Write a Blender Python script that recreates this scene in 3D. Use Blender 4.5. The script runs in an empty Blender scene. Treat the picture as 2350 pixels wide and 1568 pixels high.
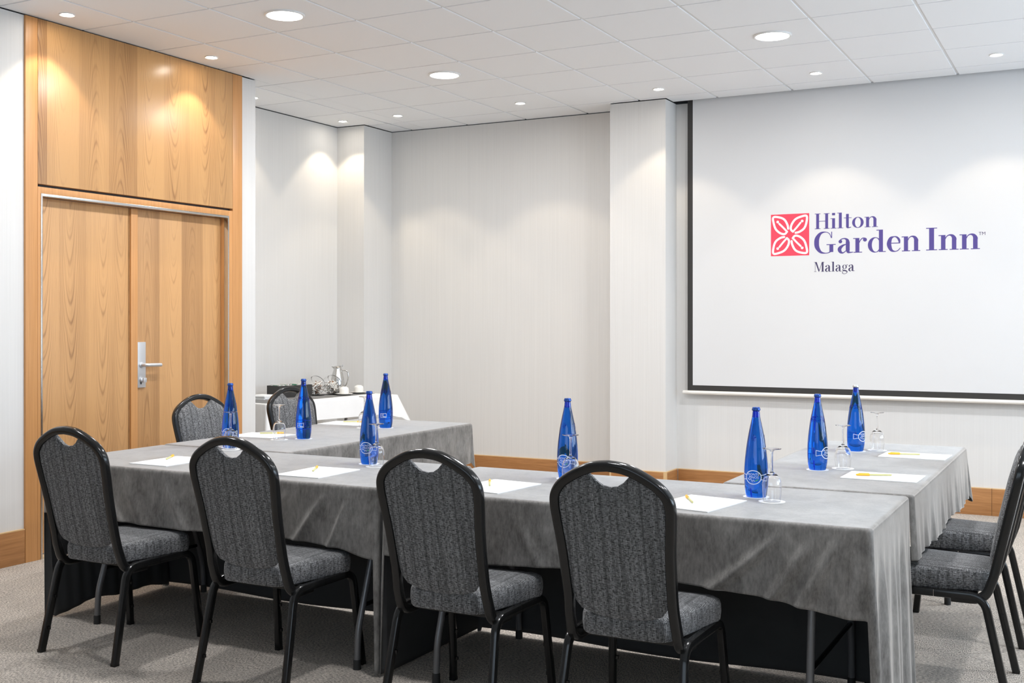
import bpy, bmesh, math, random
from math import sin, cos, pi, radians, sqrt, floor
from mathutils import Vector, Matrix
from mathutils.geometry import tessellate_polygon

C = bpy.context.scene.collection
SC = bpy.context.scene
# ------------------------------------------------------------------ camera, world, exposure
CAM_H = 1.407
cam_d = bpy.data.cameras.new('camera')
cam_d.sensor_fit = 'HORIZONTAL'; cam_d.sensor_width = 36.0
cam_d.lens = 2581.76 * 36.0 / 2350.0
cam_d.shift_y = -(784 - 738.29) / 2350.0
cam_d.clip_start = 0.05
cam = bpy.data.objects.new('camera', cam_d); C.objects.link(cam)
cam.location = (0, 0, CAM_H); cam.rotation_euler = (pi / 2, 0, radians(27.771))
SC.camera = cam
SC.view_settings.view_transform = 'Standard'; SC.view_settings.look = 'None'
SC.view_settings.gamma = 1.0; SC.view_settings.use_curve_mapping = False
SC.view_settings.exposure = 0.08
world = bpy.data.worlds.new('world'); SC.world = world; world.use_nodes = True
world.node_tree.nodes['Background'].inputs[0].default_value = (0.75, 0.87, 1.0, 1)
world.node_tree.nodes['Background'].inputs[1].default_value = 1.0
WIN_W = 84.0       # daylight through each window of the right wall
REAR_W = 27.0      # daylight through the window behind the camera
BIG_W = 26.0        # each round ceiling lamp
SPOT_W = 20.0       # each recessed wall-washing spot
SPOT_COL = (1.0, 0.84, 0.63)
BIG_COL = (0.97, 0.98, 1.0)
DAY_COL = (0.68, 0.84, 1.0)

# ------------------------------------------------------------------ helpers
class MB:
    def __init__(s): s.v = []; s.f = []
    def add(s, vs, fs):
        o = len(s.v); s.v += [tuple(p) for p in vs]; s.f += [tuple(i + o for i in f) for f in fs]; return s
    def box(s, x0, x1, y0, y1, z0, z1):
        v = [(x, y, z) for z in (z0, z1) for y in (y0, y1) for x in (x0, x1)]
        return s.add(v, [(0, 2, 3, 1), (4, 5, 7, 6), (0, 1, 5, 4), (2, 6, 7, 3), (0, 4, 6, 2), (1, 3, 7, 5)])
    def loft(s, rings, closed=True, cap0=True, cap1=True):
        n = len(rings[0]); vs = [p for r in rings for p in r]; fs = []
        for k in range(len(rings) - 1):
            for i in range(n if closed else n - 1):
                j = (i + 1) % n
                fs.append((k * n + i, k * n + j, (k + 1) * n + j, (k + 1) * n + i))
        if cap0: fs.append(tuple(range(n - 1, -1, -1)))
        if cap1: fs.append(tuple((len(rings) - 1) * n + i for i in range(n)))
        return s.add(vs, fs)
    def lathe(s, prof, n=32, cx=0, cy=0, cz=0, cap0=True, cap1=True, a0=0, flip=False):
        rings = [[(cx + r * cos(a0 + 2 * pi * i / n), cy + r * sin(a0 + 2 * pi * i / n), cz + z) for i in range(n)] for r, z in prof]
        o = len(s.f); s.loft(rings, True, cap0, cap1)
        if flip: s.f[o:] = [tuple(reversed(f)) for f in s.f[o:]]
        return s
    def sweep(s, path, prof, first=None, cap=True, closed=False):
        """profile = [(a,b)] along two axes carried along the path; first = direction of axis a at the start"""
        P = [Vector(p) for p in path]; n = len(P); T = []
        for i in range(n):
            if closed: t = P[(i + 1) % n] - P[i - 1]
            else: t = P[min(i + 1, n - 1)] - P[max(i - 1, 0)]
            T.append(t.normalized())
        A = Vector(first) if first else T[0].orthogonal()
        A = (A - T[0] * A.dot(T[0])).normalized(); rings = []
        for i in range(n):
            if i:
                ax = T[i - 1].cross(T[i])
                if ax.length > 1e-7: A = Matrix.Rotation(T[i - 1].angle(T[i]), 3, ax.normalized()) @ A
                A = (A - T[i] * A.dot(T[i])).normalized()
            B = T[i].cross(A)
            rings.append([tuple(P[i] + A * a + B * b) for a, b in prof])
        if closed: rings.append(rings[0])
        return s.loft(rings, True, cap and not closed, cap and not closed)
    def tube(s, path, r, n=10, **k): return s.sweep(path, [(r * cos(2 * pi * i / n), r * sin(2 * pi * i / n)) for i in range(n)], **k)
    def ball(s, c, r, n=8, sx=1, sy=1, sz=1):
        prof = [(max(1e-5, sin(pi * k / n)), -cos(pi * k / n)) for k in range(n + 1)]
        rings = [[(c[0] + sx * r * a * cos(2 * pi * i / (n * 2)), c[1] + sy * r * a * sin(2 * pi * i / (n * 2)), c[2] + sz * r * z) for i in range(n * 2)] for a, z in prof]
        return s.loft(rings)
    def xf(s, M, start=0):
        s.v[start:] = [tuple(M @ Vector(p)) for p in s.v[start:]]; return s

def rrect(w, h, r, n=3):
    out = []
    for cx, cy, a in ((w / 2 - r, h / 2 - r, 0), (-w / 2 + r, h / 2 - r, pi / 2), (-w / 2 + r, -h / 2 + r, pi), (w / 2 - r, -h / 2 + r, 1.5 * pi)):
        for k in range(n + 1): out.append((cx + r * cos(a + pi / 2 * k / n), cy + r * sin(a + pi / 2 * k / n)))
    return out

def fillet(pts, rad, n=6):
    P = [Vector(p) for p in pts]; out = [P[0]]
    for i in range(1, len(P) - 1):
        a = (P[i - 1] - P[i]); b = (P[i + 1] - P[i]); la, lb = a.length, b.length; a.normalize(); b.normalize()
        r = rad[i - 1] if isinstance(rad, (list, tuple)) else rad
        d = min(r, la * .49, lb * .49); p0 = P[i] + a * d; p1 = P[i] + b * d
        for k in range(n + 1):
            t = k / n; out.append(p0 * (1 - t) ** 2 + P[i] * 2 * t * (1 - t) + p1 * t * t)
    out.append(P[-1]); return out

def crom(pts, n=6):
    P = [Vector(p) for p in pts]; out = []
    for i in range(len(P) - 1):
        p0, p1, p2, p3 = P[max(i - 1, 0)], P[i], P[i + 1], P[min(i + 2, len(P) - 1)]
        for k in range(n):
            t = k / n
            out.append(.5 * ((2 * p1) + (p2 - p0) * t + (2 * p0 - 5 * p1 + 4 * p2 - p3) * t * t + (3 * p1 - p0 - 3 * p2 + p3) * t ** 3))
    out.append(P[-1]); return out

def box_uv(me):
    uv = me.uv_layers.new(name='UVMap')
    for p in me.polygons:
        n = p.normal; ax = max(range(3), key=lambda i: abs(n[i]))
        for li in p.loop_indices:
            c = me.vertices[me.loops[li].vertex_index].co
            uv.data[li].uv = ((c.y, c.z), (c.x, c.z), (c.x, c.y))[ax]

def build(name, mb, mat, parent=None, smooth=35, uv=False, bevel=0, solid=0, loc=None, recalc=True):
    me = bpy.data.meshes.new(name); me.from_pydata(mb.v, [], mb.f); me.update()
    if recalc or bevel:
        bm = bmesh.new(); bm.from_mesh(me)
        if recalc: bmesh.ops.recalc_face_normals(bm, faces=bm.faces)
        if bevel:
            es = [e for e in bm.edges if len(e.link_faces) == 2 and e.calc_face_angle(0) > radians(40)]
            bmesh.ops.bevel(bm, geom=es, offset=bevel, segments=2, affect='EDGES', profile=.6, clamp_overlap=True)
        bm.to_mesh(me); bm.free()
    if smooth:
        me.polygons.foreach_set('use_smooth', [True] * len(me.polygons))
        me.set_sharp_from_angle(angle=radians(smooth))
    if uv: box_uv(me)
    me.materials.append(mat)
    o = bpy.data.objects.new(name, me); C.objects.link(o)
    if parent: o.parent = parent
    if loc: o.location = loc
    if solid:
        m = o.modifiers.new('thickness', 'SOLIDIFY'); m.thickness = solid; m.offset = -1
    return o

def tag(o, label=None, cat=None, group=None, kind=None):
    if label: o['label'] = label
    if cat: o['category'] = cat
    if group: o['group'] = group
    if kind: o['kind'] = kind
    return o

def thing(name, label, cat, loc=(0, 0, 0), rz=0, group=None):
    o = bpy.data.objects.new(name, None); C.objects.link(o); o.empty_display_size = .05
    o.location = loc; o.rotation_euler = (0, 0, rz)
    return tag(o, label, cat, group)

def kids(o): return [c for c in C.objects if c.parent is o]
def copy_tree(o, parent=None):
    c = o.copy(); C.objects.link(c)
    if parent: c.parent = parent
    for ch in kids(o): copy_tree(ch, c)
    return c
def place(proto, first, loc, rz, label, group):
    o = proto if first else copy_tree(proto)
    o.location = loc; o.rotation_euler = (0, 0, rz); o['label'] = label; o['group'] = group
    return o
def struct(name, mb, mat, parent=None, **k):
    o = build(name, mb, mat, parent, **k)
    if not parent: o['kind'] = 'structure'
    return o

# ------------------------------------------------------------------ materials
class NT:
    def __init__(s, name):
        s.m = bpy.data.materials.new(name); s.m.use_nodes = True; s.t = s.m.node_tree; s.b = s.t.nodes['Principled BSDF']
    def n(s, typ, **k):
        d = s.t.nodes.new('ShaderNode' + typ)
        for a, b in k.items(): setattr(d, a, b)
        return d
    def l(s, a, b): s.t.links.new(a, b)
    def val(s, sock, v):
        if hasattr(v, 'is_output'): s.l(v, sock)
        else: sock.default_value = v
    def math(s, op, a, b=0.0, c=None, clamp=False):
        d = s.n('Math', operation=op, use_clamp=clamp); s.val(d.inputs[0], a); s.val(d.inputs[1], b)
        if c is not None: s.val(d.inputs[2], c)
        return d.outputs[0]
    def mix(s, f, a, b, typ='MIX'):
        d = s.n('Mix', data_type='RGBA', blend_type=typ); s.val(d.inputs[0], f)
        s.val(d.inputs[6], a if hasattr(a, 'is_output') else (*a, 1)); s.val(d.inputs[7], b if hasattr(b, 'is_output') else (*b, 1))
        return d.outputs[2]
    def ramp(s, f, a, b, x0=0.0, x1=1.0):
        d = s.n('MapRange', clamp=True); s.val(d.inputs[0], f); s.val(d.inputs[1], x0); s.val(d.inputs[2], x1); s.val(d.inputs[3], a); s.val(d.inputs[4], b)
        return d.outputs[0]
    def coord(s, which='Object', scale=None, rot=None):
        c = s.n('TexCoord').outputs[which]
        if scale or rot:
            m = s.n('Mapping'); s.l(c, m.inputs[0])
            if scale: m.inputs['Scale'].default_value = scale
            if rot: m.inputs['Rotation'].default_value = rot
            c = m.outputs[0]
        return c
    def noise(s, vec, scale=5, detail=2, rough=.5, dist=0):
        d = s.n('TexNoise'); s.l(vec, d.inputs['Vector']); d.inputs['Scale'].default_value = scale; d.inputs['Detail'].default_value = detail
        d.inputs['Roughness'].default_value = rough; d.inputs['Distortion'].default_value = dist
        return d.outputs[0]
    def bump(s, h, strength=.3, dist=.01):
        d = s.n('Bump'); s.l(h, d.inputs['Height']); d.inputs['Strength'].default_value = strength; d.inputs['Distance'].default_value = dist
        s.l(d.outputs[0], s.b.inputs['Normal'])
    def set(s, **k):
        for a, v in k.items():
            i = s.b.inputs[a.replace('_', ' ')]
            if isinstance(v, tuple) and len(v) == 3: v = (*v, 1)
            s.val(i, v)
        return s

def plain(name, col, rough=.5, metal=0, **k):
    t = NT(name); t.set(Base_Color=col, Roughness=rough, Metallic=metal, **k)
    v = t.noise(t.coord(), 60, 2)          # slight unevenness of the finish
    t.l(t.ramp(v, max(.02, rough - .05), min(1, rough + .05)), t.b.inputs['Roughness'])
    return t.m

def m_wallpaper(name, a, b):
    t = NT(name)
    v1 = t.noise(t.coord('Object', (170, 170, 1.2)), 1, 3, .6)
    v2 = t.noise(t.coord('Object', (28, 28, .35)), 1, 2)
    f = t.math('ADD', t.math('MULTIPLY', v1, .75), t.math('MULTIPLY', v2, .25))
    t.l(t.mix(t.ramp(f, 0, 1, .36, .64), a, b), t.b.inputs['Base Color'])
    t.set(Roughness=.62); t.bump(v1, .06, .001); return t.m

def m_veneer(name, light, dark, width=.23, axis='y', off=0.0, rings=9, gloss=.34):
    t = NT(name); sep = t.n('SeparateXYZ'); t.l(t.coord(), sep.inputs[0])
    u = sep.outputs[{'x': 0, 'y': 1, 'z': 2}[axis]]
    wn = t.n('TexWhiteNoise', noise_dimensions='1D')
    nz = t.noise(t.coord('Object', (1.1, 1.1, .55)), 1.6, 2)
    s = t.math('ADD', t.math('DIVIDE', u, width), off + 40)
    cell = t.math('FLOOR', s); t.l(t.math('MULTIPLY', cell, 1.37), wn.inputs['W'])
    r = wn.outputs['Value']
    wn2 = t.n('TexWhiteNoise', noise_dimensions='1D'); t.l(t.math('MULTIPLY', cell, 7.13), wn2.inputs['W'])
    fr = t.math('SUBTRACT', t.math('SUBTRACT', s, cell), t.ramp(r, .28, .72))
    wob = t.math('MULTIPLY', t.math('SUBTRACT', t.noise(t.coord('Object', (6, 6, 1.3)), 1, 2), .5), .22)
    fr = t.math('ADD', fr, wob)
    sg = t.ramp(t.math('GREATER_THAN', wn2.outputs['Value'], .45), -1, 1)
    par = t.math('MULTIPLY', t.math('MULTIPLY', t.math('MULTIPLY', fr, fr), 5.5), sg)
    tt = t.math('ADD', t.math('ADD', sep.outputs[2], par), t.math('ADD', t.math('MULTIPLY', nz, .9), t.math('MULTIPLY', r, 17)))
    ring = t.math('SINE', t.math('MULTIPLY', tt, 2 * pi * rings * .45))
    ring2 = t.math('SINE', t.math('MULTIPLY', tt, 2 * pi * rings * 1.13))
    ring = t.math('ADD', t.math('MULTIPLY', ring, .6), t.math('MULTIPLY', ring2, .4))
    ring = t.math('POWER', t.ramp(ring, 0, 1, -1, 1), 3.0)
    soft = t.noise(t.coord('Object', (7, 7, .5)), 1, 3)
    fib = t.noise(t.coord('Object', (240, 240, 2.6)), 1, 3, .6)
    f = t.math('ADD', t.math('MULTIPLY', ring, t.ramp(soft, .15, .85, .35, .65)), t.math('MULTIPLY', t.math('SUBTRACT', fib, .5), .9))
    f = t.math('ADD', f, t.math('MULTIPLY', t.math('SUBTRACT', wn2.outputs['Value'], .45), .75))
    f = t.math('ADD', f, t.math('MULTIPLY', t.math('SUBTRACT', soft, .5), .5))
    t.l(t.mix(t.ramp(f, 0, 1, -.15, .95), light, dark), t.b.inputs['Base Color'])
    t.set(Roughness=gloss); t.bump(fib, .05, .001); return t.m

def m_oak(name, light, dark, axis='x'):
    t = NT(name)
    sc = {'x': (2.2, 40, 40), 'y': (40, 2.2, 40), 'z': (60, 60, 1.5)}[axis]; sf = {'x': (9, 300, 300), 'y': (300, 9, 300), 'z': (260, 260, 4)}[axis]
    a = t.noise(t.coord('Object', sc), 1, 3, .6, .8); b = t.noise(t.coord('Object', sf), 1, 2)
    f = t.math('ADD', t.math('MULTIPLY', a, .65), t.math('MULTIPLY', b, .35))
    t.l(t.mix(t.ramp(f, 0, 1, .33, .68), light, dark), t.b.inputs['Base Color'])
    t.set(Roughness=.42); t.bump(b, .06, .001); return t.m

def m_carpet():
    t = NT('loop_carpet'); sep = t.n('SeparateXYZ'); t.l(t.coord(), sep.inputs[0])
    ix = t.math('FLOOR', t.math('DIVIDE', sep.outputs[0], .5)); iy = t.math('FLOOR', t.math('DIVIDE', sep.outputs[1], .5))
    par = t.math('MODULO', t.math('ABSOLUTE', t.math('ADD', ix, iy)), 2.0)
    a = t.noise(t.coord('Object', (260, 75, 100)), 1, 2, .6); b = t.noise(t.coord('Object', (75, 260, 100)), 1, 2, .6)
    m = t.n('Mix'); t.l(par, m.inputs[0]); t.l(a, m.inputs[2]); t.l(b, m.inputs[3])
    c = t.noise(t.coord('Object', (330, 330, 330)), 1, 2, .7); d = t.noise(t.coord('Object'), 5, 3)
    f = t.math('ADD', t.math('MULTIPLY', m.outputs[0], .6), t.math('MULTIPLY', c, .4))
    col = t.mix(t.ramp(f, 0, 1, .38, .60), (.06, .053, .046), (.82, .73, .635))
    col = t.mix(t.ramp(d, 0, .25, .3, .7), col, (.2, .18, .165))
    t.l(col, t.b.inputs['Base Color']); t.set(Roughness=.95); t.bump(f, .9, .006); return t.m

def m_velvet(name, a, b):
    t = NT(name)
    n1 = t.noise(t.coord('Object', (9, 9, 6)), 1, 4, .6, .6); n2 = t.noise(t.coord('Object', (130, 130, 40)), 1, 3, .7); n3 = t.noise(t.coord('Object', (55, 55, 18)), 1, 2)
    f = t.math('ADD', t.math('ADD', t.math('MULTIPLY', n1, .5), t.math('MULTIPLY', n2, .3)), t.math('MULTIPLY', n3, .2))
    t.l(t.mix(t.ramp(f, 0, 1, .36, .64), a, b), t.b.inputs['Base Color'])
    t.set(Roughness=.6, Sheen_Weight=1.0, Sheen_Roughness=.33, Sheen_Tint=(.98, .94, .90)); t.b.inputs['Specular IOR Level'].default_value = .4
    t.bump(n2, .12, .002); return t.m

def m_tweed(name, dark, light, p=.0044):
    t = NT(name); uvn = t.coord('UV'); sep = t.n('SeparateXYZ'); t.l(uvn, sep.inputs[0])
    def mp(sx, sy):
        m = t.n('Mapping'); t.l(uvn, m.inputs[0]); m.inputs['Scale'].default_value = (sx, sy, 1); return m.outputs[0]
    w1 = t.math('MULTIPLY', t.math('SUBTRACT', t.noise(mp(60, 25), 1, 1), .5), 2.2)
    lu = t.math('SINE', t.math('ADD', t.math('MULTIPLY', sep.outputs[0], 2 * pi / p), w1))
    lv = t.math('SINE', t.math('ADD', t.math('MULTIPLY', sep.outputs[1], 2 * pi / (p * .85)), w1))
    du = t.noise(mp(420, 70), 1, 2, .6); dv = t.noise(mp(90, 420), 1, 2, .6)
    a = t.math('MULTIPLY', t.ramp(lu, 0, 1, .0, .9), t.ramp(du, 0, 1, .38, .62))
    b = t.math('MULTIPLY', t.ramp(lv, 0, 1, -.1, .8), t.ramp(dv, 0, 1, .38, .60))
    f = t.math('ADD', t.math('MULTIPLY', a, .5), t.math('MULTIPLY', b, .75))
    st = t.noise(mp(75, 1.2), 1, 2)
    f = t.math('MULTIPLY', f, t.ramp(st, .45, 1.15, .36, .6))
    t.l(t.mix(f, dark, light), t.b.inputs['Base Color']); t.set(Roughness=.9, Sheen_Weight=.15)
    t.bump(f, .5, .0012); return t.m

def m_glass(name, col, ior=1.45, rough=0.0, trans=1.0):
    t = NT(name); t.set(Base_Color=col, Roughness=rough, IOR=ior, Transmission_Weight=trans); return t.m
def m_emit(name, col, s):
    t = NT(name); t.set(Base_Color=(.9, .9, .9), Emission_Color=col, Emission_Strength=s); return t.m
def m_tile():
    t = NT('ceiling_tile'); n = t.noise(t.coord('Object'), 260, 3, .7)
    t.l(t.mix(n, (.865, .878, .90), (.895, .908, .925)), t.b.inputs['Base Color']); t.set(Roughness=.9); t.bump(n, .08, .002); return t.m
def m_cloth(name, a, b):
    t = NT(name); n = t.noise(t.coord('Object'), 9, 3); w = t.noise(t.coord('Object', (500, 500, 500)), 1, 1)
    t.l(t.mix(n, a, b), t.b.inputs['Base Color']); t.set(Roughness=.85); t.bump(w, .1, .001); return t.m
def m_brushed(name, col, rough=.3):
    t = NT(name); n = t.noise(t.coord('Object', (3, 3, 60)), 1, 1)
    t.set(Base_Color=col, Metallic=1.0); t.l(t.ramp(n, rough - .03, rough + .05), t.b.inputs['Roughness']); return t.m

M = {}
M['paper'] = m_wallpaper('wallpaper_grey', (.665, .655, .64), (.70, .69, .675))
M['tile'] = m_tile()
M['grid'] = plain('grid_metal', (.74, .74, .735), .35)
M['slab'] = plain('plenum_dark', (.1, .1, .1), .9)
M['carpet'] = m_carpet()
M['veneer'] = m_veneer('elm_veneer', (.60, .335, .138), (.25, .115, .043), .235, 'y', .3, rings=12, gloss=.3)
M['veneer2'] = m_veneer('elm_veneer_leaf', (.60, .335, .142), (.26, .125, .048), .205, 'y', .71, rings=12, gloss=.4)
M['postwood'] = m_oak('beech_post', (.62, .31, .115), (.50, .235, .08), 'z')
M['oak_x'] = m_oak('oak_skirting_x', (.47, .225, .082), (.29, .122, .038), 'x')
M['oak_y'] = m_oak('oak_skirting_y', (.47, .225, .082), (.29, .122, .038), 'y')
M['oak_trim_highlight'] = plain('oak_trim_highlight', (.66, .44, .22), .5)  # light wood of the corner trims, also the painted highlight on baseboard tops
M['steel'] = m_brushed('brushed_steel', (.62, .61, .59), .2)
M['silver'] = plain('satin_aluminium', (.63, .64, .66), .38, .75)
M['black_gap'] = plain('lock_black', (.02, .02, .02), .5)
M['velvet'] = m_velvet('grey_velvet', (.072, .066, .060), (.258, .244, .228))
M['velvet_in'] = m_cloth('cloth_reverse', (.035, .035, .035), (.05, .05, .05))
M['tweed'] = m_tweed('charcoal_tweed', (.012, .012, .013), (.56, .56, .565))
M['black_metal'] = plain('black_enamel', (.009, .009, .009), .17, Specular_IOR_Level=.4)
M['table_leg'] = plain('grey_hammered_leg', (.16, .16, .165), .35, .4)
M['rubber'] = plain('black_rubber', (.015, .015, .015), .7)
M['table_top'] = plain('table_laminate', (.30, .27, .24), .6)
M['screen'] = plain('projection_white', (.665, .665, .67), .75)
M['border'] = plain('screen_black', (.028, .026, .024), .6)
M['bar'] = plain('screen_bar_white', (.78, .75, .70), .4)
M['logo_red'] = plain('logo_red', (.82, .055, .10), .75)
M['logo_purple'] = plain('logo_purple', (.078, .055, .24), .75)
M['logo_navy'] = plain('logo_navy', (.045, .035, .10), .75)
M['logo_white'] = plain('logo_white', (.88, .84, .82), .75)
M['blue_glass'] = m_glass('blue_glass', (.004, .145, .78), 1.47)
M['clear_glass'] = m_glass('clear_glass', (1, 1, 1), 1.45)
M['jar_glass'] = m_glass('jar_glass', (1, 1, 1), 1.22)
M['label_white'] = plain('label_white', (.72, .80, .95), .5)
M['label_blue'] = plain('label_blue', (.03, .10, .55), .4)
M['label_green'] = plain('label_green', (.10, .45, .25), .5)
M['cap_blue'] = plain('cap_blue', (.03, .09, .36), .3, .6)
M['cap_reflection'] = plain('cap_reflection', (.6, .6, .6), .3, .8)  # silvery tone stands in for reflections on one cap
M['whitepaper'] = plain('white_paper', (.86, .86, .86), .8)
M['greyprint'] = plain('grey_print', (.45, .46, .48), .8)
M['pen_yellow'] = plain('pen_yellow', (.86, .48, .03), .35)
M['pen_body'] = plain('pen_body', (.58, .56, .25), .3)
M['white_linen'] = m_cloth('white_linen', (.80, .795, .79), (.86, .855, .85))
M['runner'] = m_cloth('grey_runner', (.16, .16, .16), (.20, .20, .20))
M['china'] = plain('white_china', (.84, .82, .78), .18)
M['black_box'] = plain('black_box', (.03, .028, .026), .5)
M['green'] = plain('tea_green', (.05, .26, .14), .6)
M['sugar'] = plain('sugar_paper', (.88, .86, .82), .7)
M['sugar_br'] = plain('sugar_brown', (.24, .12, .06), .7)
M['lamp_big'] = m_emit('lamp_diffuser', (1, .99, .97), 14.0)
M['lamp_spot'] = m_emit('spot_lens', (1, .93, .82), 80.0)
M['lamp_rim'] = plain('lamp_rim_white', (.8, .8, .79), .4)
M['brass'] = plain('threshold_maple', (.70, .52, .30), .45)

# ------------------------------------------------------------------ the room
CZ = 3.202                       # underside of the ceiling
WT = 3.195                       # top of the walls (a dark joint is left under the ceiling)
XL = -5.575; XA = -6.27; YB = 8.89; YS = 8.83; XR = 3.2; YR = -1.8
struct('floor', MB().box(-6.6, XR + .3, YR - .2, 9.2, -.1, 0), M['carpet'])
struct('wall_left', MB().box(XL - .14, XL, YR - .14, 4.478, 0, WT).box(XA - .14, XL, 6.34, 6.50, 0, WT), M['paper'])
struct('wall_alcove', MB().box(XA - .14, XA, 6.50, 8.44, 0, WT), M['paper'])
struct('wall_column_left', MB().box(XA - .14, -5.968, 8.44, 9.06, 0, WT), M['paper'])
struct('wall_back', MB().box(-5.968, -3.60, YB, YB + .17, 0, WT), M['paper'])
struct('wall_column_right', MB().box(-3.60, -3.118, 8.568, 9.06, 0, WT), M['paper'])
struct('wall_screen', MB().box(-3.118, XR + .14, YS, 9.06, 0, WT), M['paper'])
wins = [(3.3, 5.5), (6.1, 8.3)]
w = MB().box(XR, XR + .14, YR - .14, YS, 0, .85).box(XR, XR + .14, YR - .14, YS, 2.65, WT)
ys = [YR - .14] + [y for p in wins for y in p] + [YS]
for k in range(0, len(ys), 2): w.box(XR, XR + .14, ys[k], ys[k + 1], .85, 2.65)
struct('wall_right', w, M['paper'])
rw = (-2.6, 1.2)
struct('wall_rear', MB().box(XL, rw[0], YR - .14, YR, 0, WT).box(rw[1], XR, YR - .14, YR, 0, WT).box(rw[0], rw[1], YR - .14, YR, 0, .85).box(rw[0], rw[1], YR - .14, YR, 2.65, WT), M['paper'])

def area(name, loc, rot, sx, sy, watt, col, parent=None, shape='RECTANGLE', spread=pi):
    d = bpy.data.lights.new(name, 'AREA'); d.shape = shape; d.size = sx
    if shape == 'RECTANGLE': d.size_y = sy
    d.energy = watt; d.color = col; d.spread = spread
    o = bpy.data.objects.new(name, d); C.objects.link(o); o.location = loc; o.rotation_euler = rot
    if parent: o.parent = parent
    return o
for k, (a, b) in enumerate(wins):
    fr = MB()
    for y0, y1, z0, z1 in ((a, b, .85, .91), (a, b, 2.59, 2.65), (a, a + .06, .91, 2.59), (b - .06, b, .91, 2.59), ((a + b) / 2 - .03, (a + b) / 2 + .03, .91, 2.59)):
        fr.box(XR + .03, XR + .09, y0, y1, z0, z1)
    o = struct('window_%d' % (k + 1), fr, M['lamp_rim'])
    build('pane', MB().box(XR + .1, XR + .106, a, b, .85, 2.65), M['clear_glass'], o)
    area('daylight', (XR + .02, (a + b) / 2, 1.75), (0, radians(120), 0), 1.7, b - a - .1, WIN_W, DAY_COL, o)
fr = MB()
for x0, x1, z0, z1 in ((rw[0], rw[1], .85, .91), (rw[0], rw[1], 2.59, 2.65), (rw[0], rw[0] + .06, .91, 2.59), (rw[1] - .06, rw[1], .91, 2.59), (-.73, -.67, .91, 2.59)):
    fr.box(x0, x1, YR - .09, YR - .03, z0, z1)
o = struct('window_3', fr, M['lamp_rim'])
build('pane', MB().box(rw[0], rw[1], YR - .106, YR - .1, .85, 2.65), M['clear_glass'], o)
area('daylight', ((rw[0] + rw[1]) / 2, YR - .02, 1.75), (radians(90), 0, 0), rw[1] - rw[0] - .1, 1.7, REAR_W, DAY_COL, o)

# baseboards
def board(name, x0, x1, y0, y1, face, mat, h=.2):
    """face = which side is exposed: the thin dimension is already given by the box"""
    o = struct(name, MB().box(x0, x1, y0, y1, 0, h - .006), mat, bevel=.002)
    build('edge_highlight', MB().box(x0, x1, y0, y1, h - .006, h), M['oak_trim_highlight'], o)  # paler strip paints the highlight along the top edge
    return o
T = .014
board('baseboard_left', XL, XL + T, YR, 4.474, '+x', M['oak_y'])
board('baseboard_left_end', XL, XL + T, 6.346, 6.50, '+x', M['oak_y'])
board('baseboard_alcove', XA, XA + T, 6.52, 8.425, '+x', M['oak_y'])
board('baseboard_column_left', XA + T, -5.968, 8.44 - T, 8.44, '-y', M['oak_x'])
board('baseboard_column_left_side', -5.968, -5.968 + T, 8.44, YB - T, '+x', M['oak_y'])
board('baseboard_back', -5.95, -3.62, YB - T, YB, '-y', M['oak_x'])
board('baseboard_column_right', -3.585, -3.132, 8.568 - T, 8.568, '-y', M['oak_x'])
board('baseboard_column_right_side', -3.118, -3.118 + T, 8.568, YS - T, '+x', M['oak_y'])
board('baseboard_screen', -3.10, -.722, YS - T, YS, '-y', M['oak_x'])
board('baseboard_screen_right', -.720, XR, YS - T, YS, '-y', M['oak_x'])
struct('trim_1', MB().box(-3.132, -3.118 + T, 8.568 - T, 8.568, 0, .2), M['oak_trim_highlight'])
struct('trim_2', MB().box(-3.60, -3.585, 8.568 - T, 8.568, 0, .2), M['oak_trim_highlight'])

# ceiling: slab, grid bars and every tile
ceil = struct('ceiling', MB().box(-6.6, XR + .3, YR - .2, 9.2, CZ + .022, CZ + .12), M['slab'])
GX0, GY0 = -5.742, 5.502
REG = [(XL, XR, YR, 8.568), (XA, XL, 6.5, 8.44), (-5.968, XL, 8.44, YB), (XL, -3.6, 8.568, YB), (-3.118, XR, 8.568, 8.742)]
full = None
for i in range(-1, 15):
    for j in range(-13, 6):
        x0, y0 = GX0 + .6 * i, GY0 + .6 * j; gx, gy = .010, .006
        tx0, tx1, ty0, ty1 = x0 + gx, x0 + .6 - gx, y0 + gy, y0 + .6 - gy
        mb = MB(); area_in = 0
        for a, b, c, d in REG:
            xa, xb, ya, yb = max(tx0, a + .004 * (a < tx0 + 9 and a > tx0)), min(tx1, b), max(ty0, c), min(ty1, d)
            if xb - xa > .01 and yb - ya > .01:
                mb.box(xa, xb, ya, yb, CZ, CZ + .014); area_in += (xb - xa) * (yb - ya)
        if not mb.v: continue
        if len(mb.v) == 8 and abs(area_in - (tx1 - tx0) * (ty1 - ty0)) < 1e-6:
            if full is None:
                full = build('ceiling_tile', MB().box(-.3 + gx, .3 - gx, -.3 + gy, .3 - gy, 0, .014), M['tile'], ceil, bevel=.0015, smooth=0)
                full.location = (x0 + .3, y0 + .3, CZ); continue
            o = full.copy(); C.objects.link(o); o.parent = ceil; o.location = (x0 + .3, y0 + .3, CZ)
        else: build('ceiling_tile', mb, M['tile'], ceil, smooth=0)
for i in range(0, 16):
    x = GX0 + .6 * i; yb = 8.73 if x > -3.1 else 8.56 if x > -3.6 else YB - .005
    if x < XR: build('grid_bar', MB().box(x - .012, x + .012, (YR if x > XL else 6.51), yb if x > XL else 8.43, CZ + .006, CZ + .02), M['grid'], ceil)
for j in range(-12, 6):
    y = GY0 + .6 * j
    if YR < y: build('grid_bar', MB().box(XL + .005 if y < 6.5 or y > 8.44 else XA + .005, XR - .005, y - .010, y + .010, CZ + .0066, CZ + .0206), M['grid'], ceil)

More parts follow.
